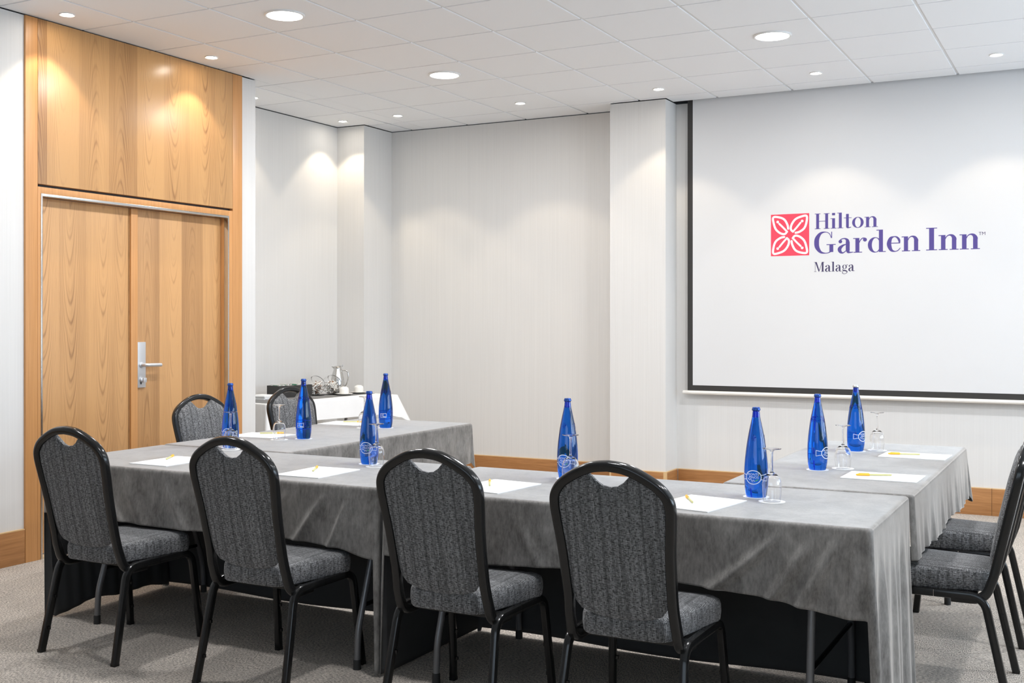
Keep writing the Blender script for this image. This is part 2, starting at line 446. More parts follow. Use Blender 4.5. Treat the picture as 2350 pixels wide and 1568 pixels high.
# ------------------------------------------------------------------ ceiling lamps
def make_big(label, x, y, first=[None]):
    if first[0] is None:
        t = thing('ceiling_lamp', label, 'lamp', (x, y, CZ), 0, 'large round ceiling lamps')
        build('lamp_rim', MB().lathe([(.118, 0), (.118, -.006), (.112, -.010), (.104, -.009), (.102, 0)], 48), M['lamp_rim'], t)
        build('diffuser', MB().lathe([(.103, -.001), (.100, -.006), (.085, -.010), (.05, -.013), (.001, -.014)], 48), M['lamp_big'], t)
        first[0] = t
    else:
        t = copy_tree(first[0]); t.location = (x, y, CZ); t['label'] = label
    return t
def make_spot(label, x, y, first=[None]):
    if first[0] is None:
        t = thing('recessed_spotlight', label, 'spotlight', (x, y, CZ), 0, 'small recessed spotlights')
        build('trim_ring', MB().lathe([(.046, 0), (.046, -.004), (.042, -.007), (.034, -.004), (.032, 0)], 32), M['lamp_rim'], t)
        build('lamp_lens', MB().lathe([(.033, -.0005), (.03, -.003), (.001, -.005)], 32), M['lamp_spot'], t)
        first[0] = t
    else:
        t = copy_tree(first[0]); t.location = (x, y, CZ); t['label'] = label
    return t
bigs = [(-4.242, 5.202, 'large round ceiling lamp nearest the wooden doors, at upper left of the photo'),
        (-4.242, 7.002, 'large round ceiling lamp in front of the plain back wall bay'),
        (-1.842, 7.002, 'large round ceiling lamp in front of the projection screen, at upper right'),
        (-1.842, 5.202, 'added unseen ceiling lamp above the open middle of the tables'),  # from here on: out-of-view lamps added to light tables and chairs
        (.558, 7.002, 'added unseen ceiling lamp beyond the right edge of the picture, by the screen wall'),
        (.558, 5.202, 'added unseen ceiling lamp over the aisle right of the right-hand tables'),
        (-4.242, 3.402, 'added unseen ceiling lamp behind the front row, on the door side'),
        (-1.842, 3.402, 'added unseen ceiling lamp above and behind the front row of chairs'),
        (.558, 3.402, 'added unseen ceiling lamp behind the front row, on the window side')]
big_xy = []
for x, y, lb in bigs:
    t = make_big(lb, x, y); big_xy.append(t)
for t in big_xy:
    area('lamp_light', (0, 0, -.02), (0, 0, 0), .2, .2, BIG_W, BIG_COL, t, 'DISK')
spots = [(-5.36, 4.602, 'recessed spotlight over the left end of the wooden door surround'),
         (-5.36, 5.802, 'recessed spotlight over the right half of the wooden door surround'),
         (-6.03, 7.002, 'recessed spotlight half hidden behind the wall end right of the doors'),
         (-6.03, 8.202, 'recessed spotlight in the alcove corner above the coffee buffet'),
         (-5.442, 8.202, 'recessed spotlight just right of the alcove, by the back left corner'),
         (-4.242, 8.202, 'recessed spotlight above the plain back wall bay'),
         (-3.042, 8.202, 'recessed spotlight in front of the pale column left of the screen'),
         (-1.842, 8.202, 'recessed spotlight above the middle of the projection screen'),
         (-.642, 8.202, 'recessed spotlight above the right part of the projection screen, by the photo edge'),
         (.558, 8.202, 'recessed spotlight beyond the right photo edge on the screen wall')]
sp = [make_spot(lb, x, y) for x, y, lb in spots]
for t in sp:
    d = bpy.data.lights.new('spot_beam', 'SPOT'); d.energy = SPOT_W; d.color = SPOT_COL; d.spot_size = radians(92); d.spot_blend = .28; d.shadow_soft_size = .028
    o = bpy.data.objects.new('spot_beam', d); C.objects.link(o); o.parent = t; o.location = (0, 0, -.012)

# ------------------------------------------------------------------ door in its wooden surround
door = bpy.data.objects.new('door_1', None); C.objects.link(door); door['kind'] = 'structure'
door['label'] = 'wooden double door in a full height veneered surround'
XF = XL + .014
build('frame_post', MB().box(XL - .12, XF, 4.478, 4.563, 0, WT), M['postwood'], door, bevel=.002)
build('frame_post', MB().box(XL - .12, XF, 6.241, 6.340, 0, WT), M['postwood'], door, bevel=.002)
build('header_panel', MB().box(XL - .12, XF, 4.5650, 6.2395, 2.220, WT), M['veneer'], door, bevel=.002)
build('shadow_gap', MB().box(XL - .12, XF - .03, 4.565, 6.2395, 2.204, 2.220), M['black_gap'], door)
build('door_casing', MB().box(XL - .12, XF, 4.564, 4.584, 0, 2.204).box(XL - .12, XF, 6.199, 6.240, 0, 2.204).box(XL - .12, XF, 4.584, 6.199, 2.166, 2.204), M['postwood'], door, bevel=.0015)
build('steel_edging', MB().box(XL - .02, XF + .003, 4.5845, 4.596, 0, 2.1655).box(XL - .02, XF + .003, 6.187, 6.1985, 0, 2.1655).box(XL - .02, XF + .003, 4.596, 6.187, 2.150, 2.1655), M['steel'], door, bevel=.001)
build('door_jamb', MB().box(XL - .12, XL - .021, 4.585, 4.596, 0, 2.165).box(XL - .12, XL - .021, 6.187, 6.198, 0, 2.165).box(XL - .12, XL - .021, 4.596, 6.187, 2.151, 2.165), M['postwood'], door)
XD = XL - .052
leafL = build('door_leaf', MB().box(XD - .04, XD, 4.599, 5.322, .018, 2.148), M['veneer2'], door, bevel=.002)
leafR = build('door_leaf', MB().box(XD - .04, XD, 5.328, 6.184, .018, 2.148), M['veneer2'], door, bevel=.002)
build('meeting_stile', MB().box(XD + .0005, XD + .014, 5.331, 5.388, .018, 2.147), M['postwood'], leafR, bevel=.002)
build('handle_plate', MB().box(XD + .0005, XD + .010, 5.392, 5.462, .972, 1.272), M['silver'], leafR, bevel=.0015)
lev = MB().tube(fillet([(XD + .008, 5.425, 1.121), (XD + .056, 5.425, 1.121), (XD + .056, 5.552, 1.119)], .02), .0125, 12)
lev.lathe([(.019, 0), (.019, .006), (.013, .008)], 20).xf(Matrix.Translation((XD + .010, 5.425, 1.121)) @ Matrix.Rotation(pi / 2, 4, 'Y'), len(lev.v) - 60)
build('lever_handle', lev, M['silver'], leafR)
tt = MB().lathe([(.016, 0), (.016, .012), (.012, .014)], 18).xf(Matrix.Translation((XD + .010, 5.425, 1.022)) @ Matrix.Rotation(pi / 2, 4, 'Y'))
tt.box(XD + .02, XD + .036, 5.419, 5.446, 1.006, 1.036)
build('thumb_turn', tt, M['silver'], leafR, bevel=.002)
build('keyhole', MB().box(XD + .0102, XD + .0125, 5.414, 5.424, .994, 1.012), M['black_gap'], leafR)
build('threshold', MB().box(XL - .10, XL + .012, 4.597, 6.186, 0, .012), M['brass'], door)

# ------------------------------------------------------------------ flat lettering helpers (drawn as polygons in x,z)
def poly(mb, outer, holes=(), y=0.0):
    loops = [[Vector((p[0], p[1], 0)) for p in outer]] + [[Vector((p[0], p[1], 0)) for p in h] for h in holes]
    vs = [p for l in loops for p in l]
    mb.add([(p.x, y, p.y) for p in vs], [tuple(t) for t in tessellate_polygon(loops)])
def ribbon(pts, wid, y, mb, cap=True):
    P = [Vector((p[0], p[1])) for p in pts]; n = len(P)
    W = wid if isinstance(wid, list) else [wid] * n
    Lp, Rp = [], []
    for i in range(n):
        t = (P[min(i + 1, n - 1)] - P[max(i - 1, 0)]).normalized(); q = Vector((-t.y, t.x)) * W[i] / 2
        Lp.append(P[i] + q); Rp.append(P[i] - q)
    vs = [(p.x, y, p.y) for p in Lp] + [(p.x, y, p.y) for p in Rp]
    mb.add(vs, [(i, i + 1, n + i + 1, n + i) for i in range(n - 1)])
    if cap:
        for i in (0, n - 1): disc(mb, P[i], W[i] / 2, y - .00008 - .00004 * (i > 0))
def disc(mb, c, r, y, n=14): mb.add([(c[0] + r * cos(2 * pi * k / n), y, c[1] + r * sin(2 * pi * k / n)) for k in range(n)], [tuple(range(n))])
def sm2(pts, n=6): return [(p.x, p.y) for p in crom([(a, b, 0) for a, b in pts], n)]
def smw(pts, n=6):
    q = crom([(a, b, c) for a, b, c in pts], n); return [(p.x, p.y) for p in q], [max(.02, p.z) for p in q]
def ellipse(cx, cy, rx, ry, n=36): return [(cx + rx * cos(2 * pi * k / n), cy + ry * sin(2 * pi * k / n)) for k in range(n)]
TH = .036
def glyph(ch, dx, put, y):
    """serif letters; put(mb-callback) receives polygons in letter units, cap height 1"""
    R = lambda a, b, c, d: put('p', [(dx + a, b), (dx + c, b), (dx + c, d), (dx + a, d)], [])
    S = lambda pts: put('s', *smw([(dx + a, b, c) for a, b, c in pts]))
    D = lambda a, b, r: put('d', (dx + a, b), r)
    E = lambda o, i: put('p', [(dx + a, b) for a, b in o], [[(dx + a, b) for a, b in i]])
    if ch == 'H':
        R(.10, 0, .26, 1); R(.60, 0, .76, 1); R(.26, .48, .60, .48 + TH)
        for a, b in ((.02, .34), (.52, .84)): R(a, 0, b, TH); R(a, 1 - TH, b, 1)
        return .88
    if ch == 'i': R(.10, 0, .26, .66); R(.02, 0, .34, TH); R(.01, .66 - TH, .12, .66); R(.095, .85, .265, 1.0); return .37
    if ch == 'l': R(.10, 0, .26, 1); R(.02, 0, .34, TH); R(.01, 1 - TH, .12, 1); return .37
    if ch == 't': R(.12, .08, .27, .90); R(.0, .63, .42, .63 + TH); S([(.195, .16, .15), (.205, .06, .14), (.27, .02, .06), (.40, .045, .035)]); return .43
    if ch == 'o': E(ellipse(.33, .33, .31, .35), ellipse(.33, .33, .155, .315)); return .68
    if ch == 'n':
        R(.09, 0, .25, .66); R(.01, 0, .33, TH); R(.0, .66 - TH, .10, .66); R(.48, 0, .64, .46); R(.40, 0, .72, TH)
        S([(.24, .48, .03), (.30, .60, .035), (.40, .655, .05), (.505, .61, .11), (.56, .50, .16), (.56, .42, .16)]); return .75
    if ch == 'G':
        S([(.74, .70, .03), (.66, .90, .03), (.50, .982, .035), (.30, .93, .10), (.16, .72, .18), (.13, .50, .20), (.16, .28, .18), (.30, .07, .10), (.50, .016, .035), (.66, .05, .04), (.74, .12, .05)])
        R(.66, .06, .82, .42); R(.54, .42 - TH, .92, .42); R(.735, .70, .77, .99); return .96
    if ch == 'a':
        R(.37, .10, .53, .50); S([(.45, .46, .16), (.43, .58, .12), (.33, .655, .05), (.20, .635, .04), (.13, .57, .04)]); D(.15, .525, .075)
        S([(.40, .40, .03), (.25, .34, .08), (.12, .20, .15), (.15, .06, .12), (.26, .01, .05), (.40, .12, .03)])
        S([(.45, .14, .15), (.47, .05, .12), (.55, .02, .05), (.66, .03, .035)]); return .67
    if ch == 'r':
        R(.09, 0, .25, .66); R(.01, 0, .36, TH); R(.0, .66 - TH, .10, .66)
        S([(.24, .44, .03), (.30, .57, .035), (.38, .645, .04), (.48, .64, .05)]); D(.475, .575, .08); return .57
    if ch == 'd':
        R(.46, 0, .62, 1); R(.36, 1 - TH, .47, 1); R(.60, 0, .73, TH)
        E(ellipse(.30, .325, .28, .345), ellipse(.335, .325, .155, .31)); return .75
    if ch == 'e':
        S([(.52, .37, .05), (.50, .52, .09), (.42, .635, .07), (.31, .665, .04), (.18, .60, .12), (.115, .42, .17), (.12, .26, .17), (.20, .07, .11), (.34, .01, .04), (.46, .05, .035), (.55, .16, .03)])
        R(.14, .36, .54, .36 + TH); return .60
    if ch == 'I': R(.13, 0, .31, 1); R(.02, 0, .42, TH); R(.02, 1 - TH, .42, 1); return .47
    if ch == 'M':
        R(.12, 0, .155, 1); R(.02, 0, .26, TH); R(.02, 1 - TH, .22, 1); put('p', [(dx + .12, 1), (dx + .29, 1), (dx + .56, .12), (dx + .48, 0)], [])
        put('p', [(dx + .48, 0), (dx + .53, 0), (dx + .86, 1), (dx + .81, 1)], []); R(.80, 0, .97, 1); R(.72, 0, 1.05, TH); R(.84, 1 - TH, 1.05, 1); return 1.08
    if ch == 'g':
        E(ellipse(.27, .45, .22, .22), ellipse(.27, .45, .105, .19)); S([(.43, .58, .03), (.50, .65, .05), (.58, .63, .07)])
        S([(.16, .26, .03), (.09, .17, .05), (.14, .09, .11), (.34, .06, .13), (.50, -.02, .10), (.50, -.14, .06), (.36, -.24, .04), (.18, -.25, .05), (.06, -.17, .06), (.08, -.06, .05), (.16, .05, .04)]); return .60
    return .34
def word(text, x0, x1, z0, cap, y, z_slope=0.0):
    """one mesh for a word, stretched to end at x1"""
    mb = MB(); cur = [0.0]; items = []
    for ch in text:
        st = len(items); adv = glyph(ch, cur[0], lambda *a: items.append(a), 0); cur[0] += adv
    W = cur[0] - .03; sx = (x1 - x0) / W
    tr = lambda p: (x0 + p[0] * sx, z0 + p[1] * cap)
    lay = 0
    for it in items:
        lay += 1; yy = y - (lay % 7) * .00002
        if it[0] == 'p': poly(mb, [tr(p) for p in it[1]], [[tr(p) for p in h] for h in it[2]], yy)
        elif it[0] == 's': ribbon([tr(p) for p in it[1]], [v * sx for v in it[2]], yy, mb, False)
        else: disc(mb, tr(it[1]), it[2] * sx, yy)
    return mb
def sans(text, size):
    """built-in sans lettering as a flat mesh in x,z centred on 0"""
    cu = bpy.data.curves.new('t', 'FONT'); cu.body = text; cu.size = size; cu.align_x = 'CENTER'; cu.resolution_u = 2
    ob = bpy.data.objects.new('t', cu); C.objects.link(ob); dg = bpy.context.evaluated_depsgraph_get()
    me = bpy.data.meshes.new_from_object(ob.evaluated_get(dg)); mb = MB()
    mb.add([(v.co.x, 0, v.co.y) for v in me.vertices], [tuple(p.vertices) for p in me.polygons])
    bpy.data.objects.remove(ob); bpy.data.meshes.remove(me); bpy.data.curves.remove(cu); return mb

# ------------------------------------------------------------------ projection screen
YP = 8.77
scr = thing('projection_screen', 'large white pull-down projection screen with black border and red logo on the right wall', 'screen', (0, YP, 0))
build('screen_sheet', MB().box(-2.958, .30, -.002, 0, .891, CZ + .018), M['screen'], scr, smooth=0)
build('black_border', MB().box(-3.002, -2.9582, -.002, 0, .848, CZ + .018).box(-2.9582, .30, -.002, 0, .848, .8908).box(.3002, .344, -.002, 0, .848, CZ + .018), M['border'], scr, smooth=0, )
build('weight_bar', MB().tube([(-3.04, -.001, .832), (.38, -.001, .832)], .0155, 16), M['bar'], scr)
sq = (-2.318, -2.020, 1.920, 2.246); yl = -.0024
build('logo_square', MB().add([(sq[0], yl, sq[2]), (sq[1], yl, sq[2]), (sq[1], yl, sq[3]), (sq[0], yl, sq[3])], [(0, 1, 2, 3)]), M['logo_red'], scr, recalc=False, smooth=0)
pet = MB()
loop = sm2([(.455, .35), (.435, .255), (.36, .135), (.235, .075), (.065, .065), (.075, .215), (.135, .36), (.255, .455), (.365, .475), (.425, .42)], 5)
vein = [(.425, .42), (.325, .32), (.22, .225)]
for q in range(4):
    def rot(p, q=q):
        u, v = p[0] - .5, p[1] - .5
        for _ in range(q): u, v = -v, u
        return (sq[0] + (u + .5) * (sq[1] - sq[0]), sq[3] - (v + .5) * (sq[3] - sq[2]))
    ribbon([rot(p) for p in loop], .0165, yl - .0003, pet); ribbon([rot(p) for p in vein], .0145, yl - .0006, pet); disc(pet, rot((.18, .18)), .0105, yl - .0009)
build('logo_petals', pet, M['logo_white'], scr, recalc=False, smooth=0)
build('lettering', word('Hilton', -1.980, -1.507, 2.120, .119, yl), M['logo_purple'], scr, recalc=False, smooth=0)
build('lettering', word('Garden', -1.987, -1.205, 1.930, .168, yl), M['logo_purple'], scr, recalc=False, smooth=0)
build('lettering', word('Inn', -1.168, -.796, 1.932, .166, yl), M['logo_purple'], scr, recalc=False, smooth=0)
build('lettering', word('Malaga', -1.984, -1.679, 1.791, .075, yl), M['logo_navy'], scr, recalc=False, smooth=0)
tm = sans('TM', .034).xf(Matrix.Translation((-.781, yl, 2.032)))
build('lettering', tm, M['logo_navy'], scr, recalc=False, smooth=0)

# ------------------------------------------------------------------ folding tables
TZ = .747
def table(name, label, x0, x1, y0, y1, legs, zt=TZ, group=None):
    """legs = [(x, [(y, ytop), ...])]"""
    t = thing(name, label, 'table', ((x0 + x1) / 2, (y0 + y1) / 2, 0), 0, group)
    ox, oy = (x0 + x1) / 2, (y0 + y1) / 2
    build('tabletop', MB().box(x0 - ox, x1 - ox, y0 - oy, y1 - oy, zt - .034, zt - .006), M['table_top'], t, bevel=.004)
    for x, prs in legs:
        for y, yt in prs:
            l = build('leg', MB().tube(fillet([(x - ox, y - oy, .03), (x - ox, y - oy + (yt - y) * .04, .155), (x - ox, yt - oy, zt - .035)], .035), .0135, 12), M['table_leg'], t)
            build('rubber_foot', MB().lathe([(.016, 0), (.0155, .035), (.0138, .04)], 12, x - ox, y - oy), M['rubber'], l)
        ya, yb = prs[0][0], prs[1][0]; da = (prs[0][1] - ya) * .28; db = (prs[1][1] - yb) * .28
        build('cross_bar', MB().tube([(x - ox, ya + da - oy, .25), (x - ox, yb + db - oy, .25)], .009, 8), M['black_metal'], t)
    return t
G1 = 'folding tables under the grey cloths'
table('folding_table', 'folding table under the left grey cloth of the front row, grey bent legs', -4.45, -2.575, 3.715, 4.455, [(-4.15, [(3.735, 3.93), (4.435, 4.24)]), (-2.675, [(3.735, 3.93), (4.435, 4.24)])], group=G1)
table('folding_table', 'folding table under the right grey cloth of the front row, legs showing beneath', -2.505, -.675, 3.715, 4.455, [(-2.30, [(3.735, 3.93), (4.435, 4.24)]), (-.86, [(3.735, 3.80), (4.435, 4.37)])], group=G1)
table('folding_table', 'folding table of the left wing, in front of the wooden doors', -4.475, -3.645, 4.505, 6.335, [(l, p) for l, p in ()], group=G1)
table('folding_table', 'folding table of the right wing, in front of the projection screen', -1.375, -.655, 4.505, 6.335, [], group=G1)
def side_legs(t, ys, xs, zt=TZ):
    ox, oy = t.location.x, t.location.y
    for y in ys:
        for x, xt in xs:
            l = build('leg', MB().tube(fillet([(x - ox, y - oy, .03), (x - ox + (xt - x) * .04, y - oy, .155), (xt - ox, y - oy, zt - .035)], .035), .0135, 12), M['table_leg'], t)
            build('rubber_foot', MB().lathe([(.016, 0), (.0155, .035), (.0138, .04)], 12, x - ox, y - oy), M['rubber'], l)
tabs = [o for o in C.objects if o.name.startswith('folding_table')]
side_legs(tabs[2], (4.66, 6.2), ((-4.40, -4.22), (-3.72, -3.90)))
side_legs(tabs[3], (5.957,), ((-1.32, -1.16), (-.69, -.87)))
side_legs(tabs[3], (4.56,), ((-1.32, -1.16), (-.93, -1.03)))

# ------------------------------------------------------------------ table cloths
def cloth(name, label, x0, x1, y0, y1, zt, hem, fold, mat, seed=0, solid=.0016, rc=.022, cat='tablecloth', group=None, step=.009, rows=36, corner=(.1, .1, .1, .1), back=None):
    """hem[side](u) height of the hem, fold[side](u, depth) outward offset; u in metres along the side; sides S,E,N,W counter-clockwise"""
    rnd = random.Random(seed); cols = []
    sides = [('S', (x0 + rc, y0), (1, 0), (0, -1), x1 - x0 - 2 * rc), ('E', (x1, y0 + rc), (0, 1), (1, 0), y1 - y0 - 2 * rc), ('N', (x1 - rc, y1), (-1, 0), (0, 1), x1 - x0 - 2 * rc), ('W', (x0, y1 - rc), (0, -1), (-1, 0), y1 - y0 - 2 * rc)]
    for k, (sd, p, d, n, L) in enumerate(sides):
        m = max(3, int(L / step))
        for i in range(m + 1):
            u = L * i / m; cols.append(((p[0] + d[0] * u, p[1] + d[1] * u), n, hem[sd](u / L), (lambda dep, sd=sd, u=u, L=L: fold[sd](u, L, dep))))
        # corner fan
        nd, nn = sides[(k + 1) % 4][2], sides[(k + 1) % 4][3]; c = (p[0] + d[0] * L - n[0] * rc, p[1] + d[1] * L - n[1] * rc)
        ha, hb = hem[sd](1), hem[sides[(k + 1) % 4][0]](0); L2 = sides[(k + 1) % 4][4]; s2 = sides[(k + 1) % 4][0]
        for i in range(1, 6):
            a = i / 6; ang = a * pi / 2; nv = (n[0] * cos(ang) + nn[0] * sin(ang), n[1] * cos(ang) + nn[1] * sin(ang))
            if abs(ha - hb) > .1: h = ha if (a < .18 if ha > hb else a < .82) else hb     # the long side takes the corner
            else: h = ha * (1 - a) + hb * a - .035 * sin(pi * a)
            cols.append(((c[0] + nv[0] * rc, c[1] + nv[1] * rc), nv, h, (lambda dep, sd=sd, s2=s2, L=L, L2=L2, a=a, cb=corner[k]: fold[sd](L, L, dep) * (1 - a) + fold[s2](0, L2, dep) * a + cb * dep * sin(pi * a) * (1 if dep < .4 else .4 / dep))))
    r = .014; rings = []
    inset = [((p[0] - n[0] * .019), (p[1] - n[1] * .019), zt) for p, n, h, f in cols]
    rings.append(inset)
    for k in range(5):
        a = k / 4 * pi / 2
        rings.append([(p[0] - n[0] * r * (1 - sin(a)), p[1] - n[1] * r * (1 - sin(a)), zt - r * (1 - cos(a))) for p, n, h, f in cols])
    for k in range(1, rows + 1):
        ring = []
        for p, n, h, f in cols:
            z = (zt - r) + (h - (zt - r)) * k / rows; dep = zt - r - z; o = f(dep)
            ring.append((p[0] + n[0] * o, p[1] + n[1] * o, z))
        rings.append(ring)
    mb = MB().loft(rings, True, True, False)
    o = build(name, mb, mat, smooth=70, solid=solid)
    if back:
        o.data.materials.append(back); o.modifiers[0].material_offset = 1
    return tag(o, label, cat, group)
def sstep(a, b, x):
    t = min(1, max(0, (x - a) / (b - a))); return t * t * (3 - 2 * t)
def ridge(u, dep, u0, k, wid, amp):
    """a fold running from the table edge at u0, drifting sideways by k per metre of drop"""
    c = u0 + k * dep + .6 * k * dep * dep; return 1.25 * amp * sstep(.0, .13, dep) * math.exp(-((u - c) / (wid * (.6 + 2.2 * dep))) ** 2)
def wavy(seed, amp, lam):
    r = random.Random(seed); T3 = [(lam * r.uniform(.6, 1.7), r.uniform(0, 6.28), r.uniform(.5, 1)) for _ in range(5)]
    return lambda u, dep: amp * sstep(.02, .30, dep) * sum(w * sin(2 * pi * u / l + ph + dep * 1.2 * (w - .7) * 6) for l, ph, w in T3) / 2.4
w1, w2, w3, w4, w5 = wavy(1, .004, .30), wavy(2, .014, .15), wavy(3, .006, .12), wavy(4, .008, .16), wavy(5, .004, .30)
lowhem = lambda u: .012 + .008 * sin(u * 9)
G2 = 'grey velvet tablecloths'
def foldS_R(u, L, d):
    s = w1(u, d) + .03 * d
    for u0, k, wd, a in ((L - .25, -.95, .025, .018), (L - .15, -.55, .022, .016), (L - .075, -.44, .022, .017), (L - .02, -.10, .02, .008), (.55, .5, .03, .008), (.95, -.3, .04, .007), (.10, .35, .02, .012), (.28, .55, .022, .010)): s += ridge(u, d, u0, k, wd, a)
    return s
def foldS_L(u, L, d):
    s = w5(u, d) + .03 * d
    for u0, k, wd, a in ((.12, .6, .022, .014), (.30, .8, .022, .012), (L - .10, -.35, .02, .015), (L - .22, -.6, .022, .014), (L - .40, -.75, .024, .011), (L - .62, -.5, .03, .008), (.75, .5, .03, .008), (.5, .5, .03, .007)): s += ridge(u, d, u0, k, wd, a)
    return s
cloth('tablecloth', 'grey velvet cloth over the right table of the front row, long end reaching the carpet', -2.528, -.652, 3.694, 4.470, TZ,
      dict(S=lambda u: .505 - .012 * sin(u * 9) - .045 * sstep(.8, 1, u) - .02 * (1 - sstep(0, .1, u)), E=lambda u: .010, N=lowhem, W=lambda u: .012),
      dict(S=foldS_R, E=lambda u, L, d: w2(u, d) * (1 - .3 * sstep(.5, .8, u)) + .035 * d, N=lambda u, L, d: -.004 * sstep(0, .2, d), W=lambda u, L, d: -.01 * d), M['velvet'], 1, back=M['velvet_in'], group=G2, corner=(.06, 0, 0, .02))
cloth('tablecloth', 'grey velvet cloth over the left table of the front row, nearest the doors', -4.475, -2.552, 3.696, 4.470, TZ,
      dict(S=lambda u: .500 + .008 * sin(u * 11) - .03 * sstep(.9, 1, u), E=lambda u: .012, N=lowhem, W=lambda u: .008 + .03 * sin(u * pi) * (1 + .4 * sin(u * 11))),
      dict(S=foldS_L, E=lambda u, L, d: .004 * sstep(0, .2, d) * (1 + sin(u * 40)) * .5 + .03 * d * (1 - sstep(.02, .25, u)) * .3, N=lambda u, L, d: -.004 * sstep(0, .2, d), W=lambda u, L, d: -.09 * d + w3(u, d) * 1.6), M['velvet'], 2, back=M['velvet_in'], group=G2, corner=(.03, 0, 0, .02))
cloth('tablecloth', 'grey velvet cloth over the right wing table, nearest the projection screen', -1.392, -.640, 4.488, 6.352, TZ,
      dict(S=lambda u: .66, E=lambda u: .498 - .012 * sstep(.5, 1, u) + .01 * sin(u * 14), N=lambda u: .49, W=lambda u: .49),
      dict(S=lambda u, L, d: 0, E=lambda u, L, d: w2(u + .3, d) * .8 + w3(u, d) * .4 + .06 * d, N=lambda u, L, d: w4(u, d) + .05 * d, W=lambda u, L, d: w4(u, d) * .5), M['velvet'], 3, back=M['velvet_in'], group=G2, corner=(0, .1, .1, 0))
cloth('tablecloth', 'grey velvet cloth over the left wing table, in front of the doors and buffet', -4.495, -3.628, 4.488, 6.352, TZ,
      dict(S=lambda u: .66, E=lambda u: .49, N=lambda u: .49, W=lambda u: .50),
      dict(S=lambda u, L, d: 0, E=lambda u, L, d: w4(u, d) * .4 + .02 * d + .008 * sin(u * 30) * sstep(1.4, 1.8, u) * sstep(0, .2, d), N=lambda u, L, d: w4(u, d) * .6 + .04 * d, W=lambda u, L, d: w4(u, d) * .5), M['velvet'], 4, back=M['velvet_in'], group=G2, corner=(0, .06, .1, 0))

# ------------------------------------------------------------------ banquet chair
def make_chair():
    t = thing('banquet_chair', 'chair', 'chair')
    LE = .226; Y0 = -.195; Z0 = .45                     # back plane: y = Y0 - LE*(z-Z0)
    yb = lambda z: Y0 - LE * (z - Z0)
    nb = Vector((0, -1, -LE)).normalized()              # rearward normal of the back plane
    H = [(.181, .46), (.1775, .52), (.179, .60), (.183, .69), (.191, .775), (.1945, .832), (.186, .868), (.156, .903), (.10, .936), (.052, .954), (0, .960)]
    right = [Vector((x, yb(z), z)) for x, z in H]
    pr = crom(right, 5); low = fillet([(.184, -.05, .370), (.184, yb(.375) + .012, .370), (.181, yb(.46), .46)], [.06], 8)
    half = low[:-1] + pr
    path = half + [Vector((-p.x, p.y, p.z)) for p in reversed(half[:-1])]
    build('back_frame', MB().sweep(path, rrect(.032, .034, .010, 3), first=(1, 0, 0)), M['black_metal'], t, smooth=50)
    # backrest pad with the hand hold cut into its top
    O = [0, 0, (0, .891), (.025, .895), (.046, .908), (.063, .925), (.080, .941)]
    side = [(.10, .932), (.152, .903), (.183, .868), (.191, .83), (.188, .775), (.179, .69), (.172, .60), (.167, .545), (.158, .508)]
    bot = [(.138, .481), (.09, .464), (0, .456)]
    rt = O[2:] + side + bot; full = rt + [(-x, z) for x, z in reversed(rt[1:-1])]
    q = full + [full[0]]; pts = []
    for i in range(len(full)):
        for k in range(3): pts.append((q[i][0] + (q[i + 1][0] - q[i][0]) * k / 3, q[i][1] + (q[i + 1][1] - q[i][1]) * k / 3))
    cx, cz = 0, .68; rings = []
    def ring(s, off): return [tuple(Vector((cx + (x - cx) * s, yb(cz + (z - cz) * s), cz + (z - cz) * s)) + nb * off) for x, z in pts]
    F = [(.30, 1), (.6, .96), (.8, .86), (.9, .72), (.96, .5), (.99, .25), (1, 0)]
    rings = [ring(.02, -.034)] + [ring(s, -.034 * h - .004) for s, h in F] + [ring(s, .013 * h - .002) for s, h in reversed(F)] + [ring(.02, .012)]
    build('backrest', MB().loft(rings), M['tweed'], t, smooth=60, uv=True)
    # seat cushion
    base = []
    for (cx2, cy2, a0, rd) in ((.104, -.110, -pi / 2, .085), (.160, .155, 0, .055), (-.160, .155, pi / 2, .055), (-.104, -.110, pi, .085)):
        for k in range(9):
            a = a0 + pi / 2 * k / 8; base.append((cx2 + rd * cos(a) * (.72 if cy2 < 0 else 1), cy2 + rd * sin(a)))
    def rr(sc, z, ins=0.0):
        return [(x * sc - ins * (1 if x > 0 else -1), (y - .01) * sc + .01, z) for x, y in base]
    sr = [rr(.90, .394), rr(.965, .3955), rr(.985, .401), rr(1.0, .428), rr(.995, .452), rr(.975, .465), rr(.92, .473), rr(.70, .479), rr(.25, .482)]
    build('seat', MB().loft(sr), M['tweed'], t, smooth=50, uv=True)
    sf = MB()
    for y in (-.10, .14): sf.box(-.19, .19, y - .012, y + .012, .370, .3935)
    sf.box(-.16, .16, -.14, .18, .386, .3936)
    build('seat_frame', sf, M['black_metal'], t)
    lp = rrect(.026, .030, .007, 2)
    for s in (1, -1):
        for pth, studs in (([(s * .197, .01, .384), (s * .198, -.165, .384), (s * .217, -.248, .004)], (.23, .10)), ([(s * .197, .012, .384), (s * .198, .205, .384), (s * .217, .247, .004)], (.2, .09))):
            P = fillet(pth, .055, 8); mb = MB().sweep(P, lp, first=(1, 0, 0))
            a, b = Vector(pth[1]), Vector(pth[2])
            for zz in studs:
                c = a + (b - a) * ((a.z - zz) / (a.z - b.z)); mb.box(c.x - s * .013 - .005, c.x - s * .013 + .005 - s * .004, c.y - .005, c.y + .005, c.z - .006, c.z + .006)
            mb.box(b.x - .0115, b.x + .0115, b.y - .0135, b.y + .0135, 0, .012)
            build('leg', mb, M['black_metal'], t, smooth=40)
    return t
chair = make_chair()
GC = 'black-framed tweed banquet chairs'
